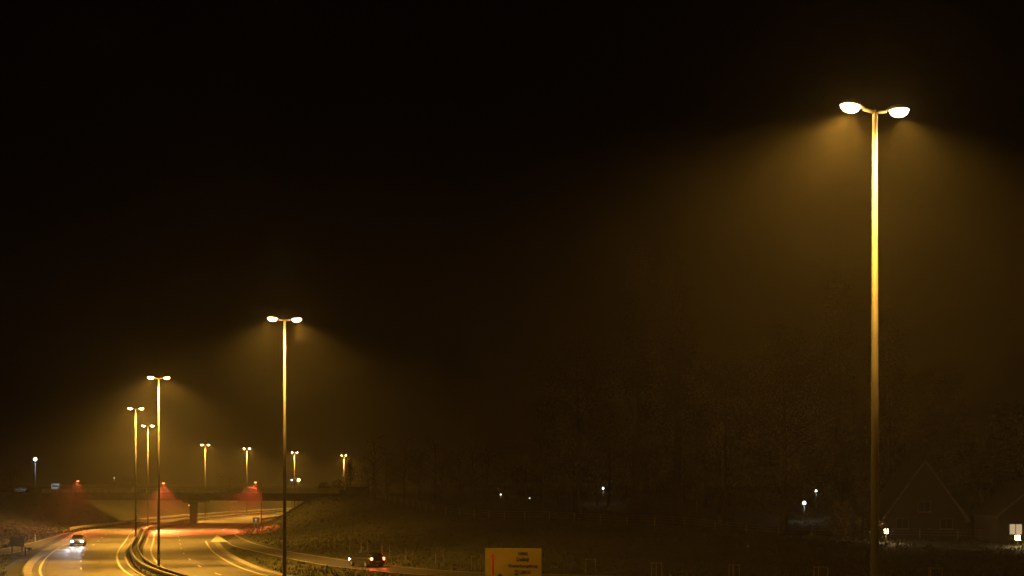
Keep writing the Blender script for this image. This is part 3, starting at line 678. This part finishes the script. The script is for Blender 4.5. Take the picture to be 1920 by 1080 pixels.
def gable_house(x, y, rz, w_, dpt, eave, ridge, label, lit=()):
    g = min(hz(x, y), hz(x, y - 4)); t = empty('house', (x, y, g), rz); tag(t, label, 'house')
    hw, hd = w_ / 2, dpt / 2
    vs = [(-hw, -hd, -0.6), (hw, -hd, -0.6), (hw, hd, -0.6), (-hw, hd, -0.6), (-hw, -hd, eave), (hw, -hd, eave), (hw, hd, eave), (-hw, hd, eave), (0, -hd, ridge), (0, hd, ridge)]
    mesh_obj('wall', vs, [(0, 1, 5, 8, 4), (2, 3, 7, 9, 6), (1, 2, 6, 5), (3, 0, 4, 7), (0, 3, 2, 1)], M['brick'], t)
    sl = (ridge - eave) / hw
    rf = MB(); o = 0.45
    for s in (-1, 1):
        a = (0, ridge + 0.12), (s * (hw + o), eave - sl * o + 0.12)
        b = (0, ridge + 0.34), (s * (hw + o), eave - sl * o + 0.34)
        v8 = [(a[0][0], -hd - o, a[0][1]), (a[1][0], -hd - o, a[1][1]), (a[1][0], hd + o, a[1][1]), (a[0][0], hd + o, a[0][1]), (b[0][0], -hd - o, b[0][1]), (b[1][0], -hd - o, b[1][1]), (b[1][0], hd + o, b[1][1]), (b[0][0], hd + o, b[0][1])]
        rf.add(v8, [(0, 1, 2, 3), (7, 6, 5, 4), (0, 4, 5, 1), (1, 5, 6, 2), (2, 6, 7, 3)])
    ro = rf.build('roof', M['roof'], t)
    for s in (-1, 1):
        vb = MB(); yy = -hd - o - 0.02
        p0 = Vector((0, yy, ridge + 0.26)); p1 = Vector((s * (hw + o + 0.02), yy, eave - sl * o + 0.22))
        vb.tube([p0, p1], 0.12, 4); vb.build('verge_board', M['trim'], t)
    MB().box((hw * 0.4, hd * 0.3, ridge - 0.2), (0.7, 0.7, 1.6)).build('chimney', M['brick'], ro)
    for (wx, wz, lt) in lit: window(t, wx, -hd - 0.03, wz, 1.5, 1.25, lt)
    dr = MB().box((0.1, -hd - 0.04, 1.0), (1.0, 0.08, 2.1)).build('door', M['plastic'], t); MB().box((0.5, -hd - 0.1, 1.0), (0.05, 0.05, 0.14)).build('handle', M['steel'], dr)
    return t
Yh = 158.0; kx = Yh / 2500
gh = gable_house((1733 - 960) * kx, Yh + 4, 0, 9.0, 8.0, 3.0, 0, '', ()) if False else None
xA = (1733 - 960) * kx; gA = min(hz(xA, Yh + 4), hz(xA, Yh)); rA = CH + (904 - 862) * kx - gA - 0.35
gable_house(xA, Yh + 4, 0.0, 9.6, 8.0, rA - 6.6, rA, 'dark house with a steep gable edged by pale boards, right of the tallest lamp pole', ((-2.6, 1.6, False), (2.6, 1.6, False), (0, rA - 5.2, False)))
xB = 58.5; gable_house(xB, 152, 0.0, 9.0, 8.0, 3.0, 6.6, 'low dark house at the right edge with a glowing ground floor window', ((-2.6, 1.5, True), (2.4, 1.5, False)))
# wall lantern in the garden between lamp pole and house
def lantern(u, v_, Y, pw, label):
    x = (u - 960) * Y / 2500; z = CH - (v_ - 904) * Y / 2500; g = hz(x, Y); t = empty('garden_lamp', (x, Y, g)); tag(t, label, 'lamp'); h = max(z - g, 0.6)
    MB().tube([(0, 0, -0.2), (0, 0, h - 0.2)], 0.05, 8).build('pole', M['plastic'], t); MB().box((0, 0, h), (0.42, 0.42, 0.5)).build('lantern_glass', M['warmlens'], t)
    MB().box((0, 0, h + 0.31), (0.55, 0.55, 0.1), taper=0.4).build('cap', M['plastic'], t)
    light('glow', 'POINT', (0, -0.45, h), pw, (1, 0.68, 0.34), t, radius=0.15)
lantern(1661, 996, 148, 420, 'warm garden lantern at the foot of the steep gabled house')
lantern(1908, 1008, 143, 260, 'warm garden lantern by the low house at the right edge')

# ------------------------------------------------------------------ fence along the top of the right slope
FC = resample(offset(bR, 0)[:0] if False else np.array([(-28, 262), (-22, 235), (-12, 205), (0, 186), (18, 172), (40, 158), (75, 146)], float), 4.2)
fn = empty('wire_fence'); tag(fn, 'thin post and wire fence along the crest of the right slope', 'fence')
fp = None; hzs = height(FC)
for p, z in zip(FC, hzs):
    if fp is None: fp = o = MB().box((0, 0, 0.55), (0.12, 0.12, 1.3)).build('post', M['wood'], fn)
    else: o = fp.copy(); COL.objects.link(o)
    o.location = (p[0], p[1], z - 0.05)
for dz in (0.45, 0.8, 1.12):
    MB().tube([(p[0], p[1], z + dz) for p, z in zip(FC, hzs)], 0.012, 4).build('wire', M['steel'], fn)

# ------------------------------------------------------------------ tree stakes with saplings on the slope
stakes = [([590, 598, 602], 1022, 17), ([615.5, 627], 1027, 16), ([643, 655.5], 1031, 15), ([677, 689], 1036, 18), ([716.6, 730], 1041, 18), ([762, 774], 1049, 18),
          ([816.6, 831], 1055, 16), ([884.5, 901], 1069, 27), ([1098, 1116.7], 1072, 25), ([1222, 1231, 1241], 1081, 27), ([1366.7, 1376, 1386], 1084, 26), ([1526.7, 1536.7, 1551], 1087, 25), ([1742, 1747, 1765], 1090, 26)]
def ray_ground(u, v):
    best = None
    ysr = np.arange(90, 260, 0.5); xr = (u - 960) * ysr / 2500; zr = CH - (v - 904) * ysr / 2500
    hh = height(np.stack([xr, ysr], 1)); j = np.argmax(hh >= zr); return xr[j], ysr[j], hh[j]
names = ['staked sapling with three stakes, farthest up the slip road near the second lamp pole',
         'staked sapling with two stakes, immediately below the farthest group of three stakes',
         'staked sapling on the slope, third going down from the second lamp pole',
         'staked sapling on the slope, fourth going down from the second lamp pole',
         'staked sapling on the slope above the car with red lights',
         'staked sapling midway between the second lamp pole and the yellow sign',
         'staked sapling with two stakes, second left of the yellow sign',
         'staked sapling immediately left of the yellow sign',
         'staked sapling immediately right of the yellow sign',
         'staked sapling with three stakes, second right of the yellow sign',
         'staked sapling with three stakes, midway between yellow sign and tallest lamp pole',
         'staked sapling with three stakes just left of the tallest lamp pole',
         'staked sapling with three stakes in front of the steep gabled house']
def leaf_cloud(n, centre_fn, size, seed):
    rg = np.random.default_rng(seed); c = centre_fn(rg, n); a = rg.normal(size=(n, 3)); a /= np.linalg.norm(a, axis=1)[:, None]
    b = np.cross(a, rg.normal(size=(n, 3))); b /= np.linalg.norm(b, axis=1)[:, None]; q = size * rg.uniform(0.55, 1.35, (n, 1))
    vs = np.stack([c - a * q, c - b * q * 0.55, c + a * q, c + b * q * 0.55], 1).reshape(-1, 3)
    return vs, [(4 * i, 4 * i + 1, 4 * i + 2, 4 * i + 3) for i in range(n)]
for j, (us, vb, hp) in enumerate(stakes):
    um = sum(us) / len(us); x, y, z = ray_ground(um, vb); t = empty('sapling', (x, y, z)); tag(t, names[j], 'sapling', 'staked saplings on the right slope'); kk = y / 2500
    hh = hp * kk
    for i, u in enumerate(us):
        dy = (0, 0.5, -0.3)[i] * 0.6
        MB().tube([((u - um) * kk, dy, -0.3), ((u - um) * kk + random.uniform(-.03, .03), dy, hh)], 0.045, 6).build('stake', M['wood'], t)
    MB().tube([(0, 0, -0.1), (0.03, 0.02, hh), (0.0, 0.0, hh * 1.9)], [0.03, 0.024, 0.01], 5).build('trunk', M['bark'], t)
    if hp > 22: MB().box((0, 0, hh * 0.93), ((us[-1] - us[0]) * kk, 0.05, 0.06)).build('crossbar', M['wood'], t)
    vs, fs = leaf_cloud(26, lambda rg, n: rg.normal(size=(n, 3)) * (0.22, 0.22, 0.35) + (0, 0, hh * 1.5), 0.07, j)
    mesh_obj('crown', vs, fs, M['dryleaf'], t)

# ------------------------------------------------------------------ trees
def tree(x, y, h, w_, kind, label, group=None, mat='leaf', n=1500, seed=0, cat='tree', name='tree'):
    z0 = hz(x, y); t = empty(name, (x, y, z0 - 0.1)); tag(t, label, cat, group); rg = np.random.default_rng(seed + 11)
    MB().tube([(0, 0, -0.2), (rg.normal() * .1, rg.normal() * .1, h * 0.4), (rg.normal() * .2, rg.normal() * .2, h * 0.93)], [0.018 * h + .04, 0.013 * h, 0.03], 8).build('trunk', M['bark'], t, True)
    mb = MB(); ends = []
    nl = 12 if kind != 'bare' else 16
    for i in range(nl):
        zz = h * (0.22 + 0.68 * i / nl) + rg.normal() * .3; a = rg.uniform(0, 2 * PI)
        if kind == 'poplar': r = w_ * 0.42 * (1 - abs(zz / h - 0.45) * 1.1); rise = h * 0.14
        elif kind == 'conifer': r = w_ * 0.5 * (1.02 - zz / h); rise = -0.05 * h * 0.5
        else: r = w_ * 0.45 * math.sin(PI * min(0.97, zz / h * 0.95 + 0.08)) + 0.3; rise = h * 0.12
        e = (math.cos(a) * r, math.sin(a) * r, zz + rise * 0.8); ends.append(e)
        mb.tube([(0, 0, zz * 0.92), (e[0] * 0.5, e[1] * 0.5, (zz + e[2]) / 2), e], [0.006 * h, 0.004 * h, 0.015], 5)
    mb.build('limbs', M['bark'], t)
    if kind == 'bare': 
        E = np.array(ends)
        def cf(rg, n): return E[rg.integers(len(E), size=n)] + rg.normal(size=(n, 3)) * h * 0.05
        vs, fs = leaf_cloud(n, cf, 0.13, seed)
    else:
        # clumps with gaps between them
        cl = []
        for i in range(70):
            zz = rg.uniform(0.16, 1.0) ** 0.9; a = rg.uniform(0, 2 * PI)
            if kind == 'poplar': r = w_ * 0.5 * (max(0.0, math.sin(PI * min(1, zz * 0.93 + 0.05))) ** 0.6)
            elif kind == 'conifer': r = w_ * 0.52 * (1.04 - zz)
            else: r = w_ * 0.5 * (max(0.0, math.sin(PI * min(1, zz * 0.80 + 0.14))) ** 0.55)
            rr = r * rg.uniform(0.35, 1.0); cl.append((math.cos(a) * rr, math.sin(a) * rr, zz * h, 0.14 * w_ + 0.035 * h * rg.uniform(0.5, 1)))
        CL = np.array(cl)
        def cf(rg, n):
            c = CL[rg.integers(len(CL), size=n)]; return c[:, :3] + rg.normal(size=(n, 3)) * c[:, 3:4] * np.array([0.55, 0.55, 0.45 if kind != 'poplar' else 0.9])
        vs, fs = leaf_cloud(n, cf, 0.15 if h > 9 else 0.13, seed)
    mesh_obj('crown', vs, fs, M[mat], t)
    return t
def tree_px(u, vtop, Y, wpx, kind, label, **k):
    x = (u - 960) * Y / 2500; z = CH - (vtop - 904) * Y / 2500; return tree(x, Y, z - hz(x, Y), wpx * Y / 2500, kind, label, **k)
tg = 'dark trees behind the right slope'
tree_px(1192, 480, 176, 60, 'poplar', 'tall narrow poplar, left one of the pair faintly seen against the sky', group=tg, n=15000, seed=1)
tree_px(1268, 490, 182, 66, 'poplar', 'tall narrow poplar, right one of the faint pair in the dark sky', group=tg, n=15000, seed=2)
tree_px(1470, 640, 172, 190, 'round', 'broad dark tree left of the tall pole, above the two white lamps', group=tg, n=22000, seed=3)
tree_px(1360, 690, 190, 150, 'round', 'broad dark tree between the poplars and the two white lamps', group=tg, n=15000, seed=4)
tree_px(1572, 545, 184, 64, 'poplar', 'slim poplar just left of the tallest lamp pole', group=tg, n=15000, seed=5)
tree_px(1665, 590, 188, 70, 'poplar', 'slim poplar just right of the tallest lamp pole', group=tg, n=15000, seed=6)
tree_px(1770, 720, 182, 130, 'conifer', 'pointed conifer rising behind the steep gabled house', group=tg, mat='needle', n=15000, seed=7)
tree_px(1905, 770, 170, 120, 'round', 'rounded dark tree at the right edge behind the low house', group=tg, n=12000, seed=8)
tree_px(1835, 815, 185, 80, 'round', 'small rounded tree between the two dark houses', group=tg, n=1500, seed=9)
tree_px(1085, 650, 200, 150, 'round', 'broad dark tree left of the poplar pair', group=tg, n=15000, seed=10)
tree_px(657, 862, 300, 30, 'conifer', 'small pointed conifer right of the bridge end, beside the farthest lamp', mat='needle', n=1400, seed=12)
tree_px(690, 876, 296, 46, 'round', 'round tree just right of the small pointed conifer', n=1200, seed=13)
tree_px(608, 905, 300, 26, 'round', 'low bush directly behind the bridge end wall', n=700, seed=14, cat='bush', name='bush')
tree_px(634, 901, 302, 30, 'round', 'low bush between the bridge end wall and the pointed conifer', n=700, seed=15, cat='bush', name='bush')
tree_px(1618, 893, 152, 34, 'round', 'lamplit autumn bush touching the tallest lamp pole on its left', mat='dryleaf', n=1100, seed=16, cat='bush', name='bush')
tree_px(1572, 940, 152, 44, 'round', 'lamplit autumn bush below the two white lamps', mat='dryleaf', n=1100, seed=17, cat='bush', name='bush')
tree_px(1640, 968, 146, 50, 'round', 'low garden bush at the foot of the tall pole by the warm lantern', mat='dryleaf', n=900, seed=18, cat='bush', name='bush')
for q in range(26):
    u = 705 + q * 26 + random.uniform(-9, 9); Y = random.uniform(205, 262)
    tree_px(u, random.uniform(800, 872), Y, random.uniform(40, 70), 'bare', 'thin nearly bare tree in the dark wood behind the crest fence', group='thin trees in the dark wood', n=420, seed=40 + q, mat='dryleaf' if q % 3 == 0 else 'leaf')
for q, (u, vt, Y, wp) in enumerate([(20, 880, 470, 50), (250, 893, 560, 60), (430, 890, 600, 70), (730, 850, 330, 60), (780, 862, 300, 50)]):
    lab = ['dim round tree behind the parked pale car', 'dim round tree far behind the left bridge span', 'dim round tree far behind the right bridge span', 'dark round tree at the left end of the wood', 'lower dark tree second from the left end of the wood'][q]
    tree_px(u, vt, Y, wp, 'round', lab, n=1100, seed=80 + q)

# ------------------------------------------------------------------ rough grass on slopes and islands
def grass_tufts():
    vs = []; fs = []; N = 60000
    P = np.stack([rng.uniform(-120, 75, N), 108 + (300 - 108) * rng.uniform(0, 1, N) ** 1.3], 1)
    dR = sdist(P, bR); dL = -sdist(P, bL); dm = sdist(P, resample(MED, 5))
    isl_r = (dm > 11.2) & (dR < 0) & (-sdist(P, resample(rampL, 3)) > 0.5) & (P[:, 1] < 174)
    isl_l = (dm < -12.0) & (dL < 0) & (sdist(P, resample(exitR, 3)) > 0.6) & (P[:, 1] < 150)
    keep = (dR > 0.8) | (dL > 0.8) | isl_r | isl_l
    P = P[keep]; Z = height(P) - 0.07
    for (x, y), z in zip(P, Z):
        hgt = rng.uniform(0.12, 0.34)
        for b in range(3):
            a = rng.uniform(0, 2 * PI); wv = rng.uniform(0.03, 0.08); dx, dy = math.cos(a) * wv, math.sin(a) * wv
            ox, oy = rng.normal(0, 0.12, 2); lx, ly = rng.normal(0, 0.10, 2); k = len(vs)
            vs += [(x + ox - dx, y + oy - dy, z), (x + ox + dx, y + oy + dy, z), (x + ox + lx, y + oy + ly, z + hgt)]; fs.append((k, k + 1, k + 2))
    return vs, fs
o = mesh_obj('grass', *grass_tufts(), M['blade']); tag(o, 'rough short grass on the banks and verges', 'grass', kind='stuff')

# ------------------------------------------------------------------ night mist
hb = MB().box((0, 600, 22.5), (1990, 1990, 49)).build('haze', None)
tag(hb, 'thin night mist hanging over the whole road', 'haze', kind='stuff')
hm = bpy.data.materials.new('mist'); hm.use_nodes = True; hn = hm.node_tree.nodes; hn.clear()
ho = hn.new('ShaderNodeOutputMaterial'); hv = hn.new('ShaderNodeVolumePrincipled')
hv.inputs['Color'].default_value = (0.9, 0.9, 0.9, 1); hv.inputs['Density'].default_value = HAZE; hv.inputs['Anisotropy'].default_value = 0.62
hm.node_tree.links.new(hv.outputs[0], ho.inputs['Volume']); hb.data.materials.append(hm)
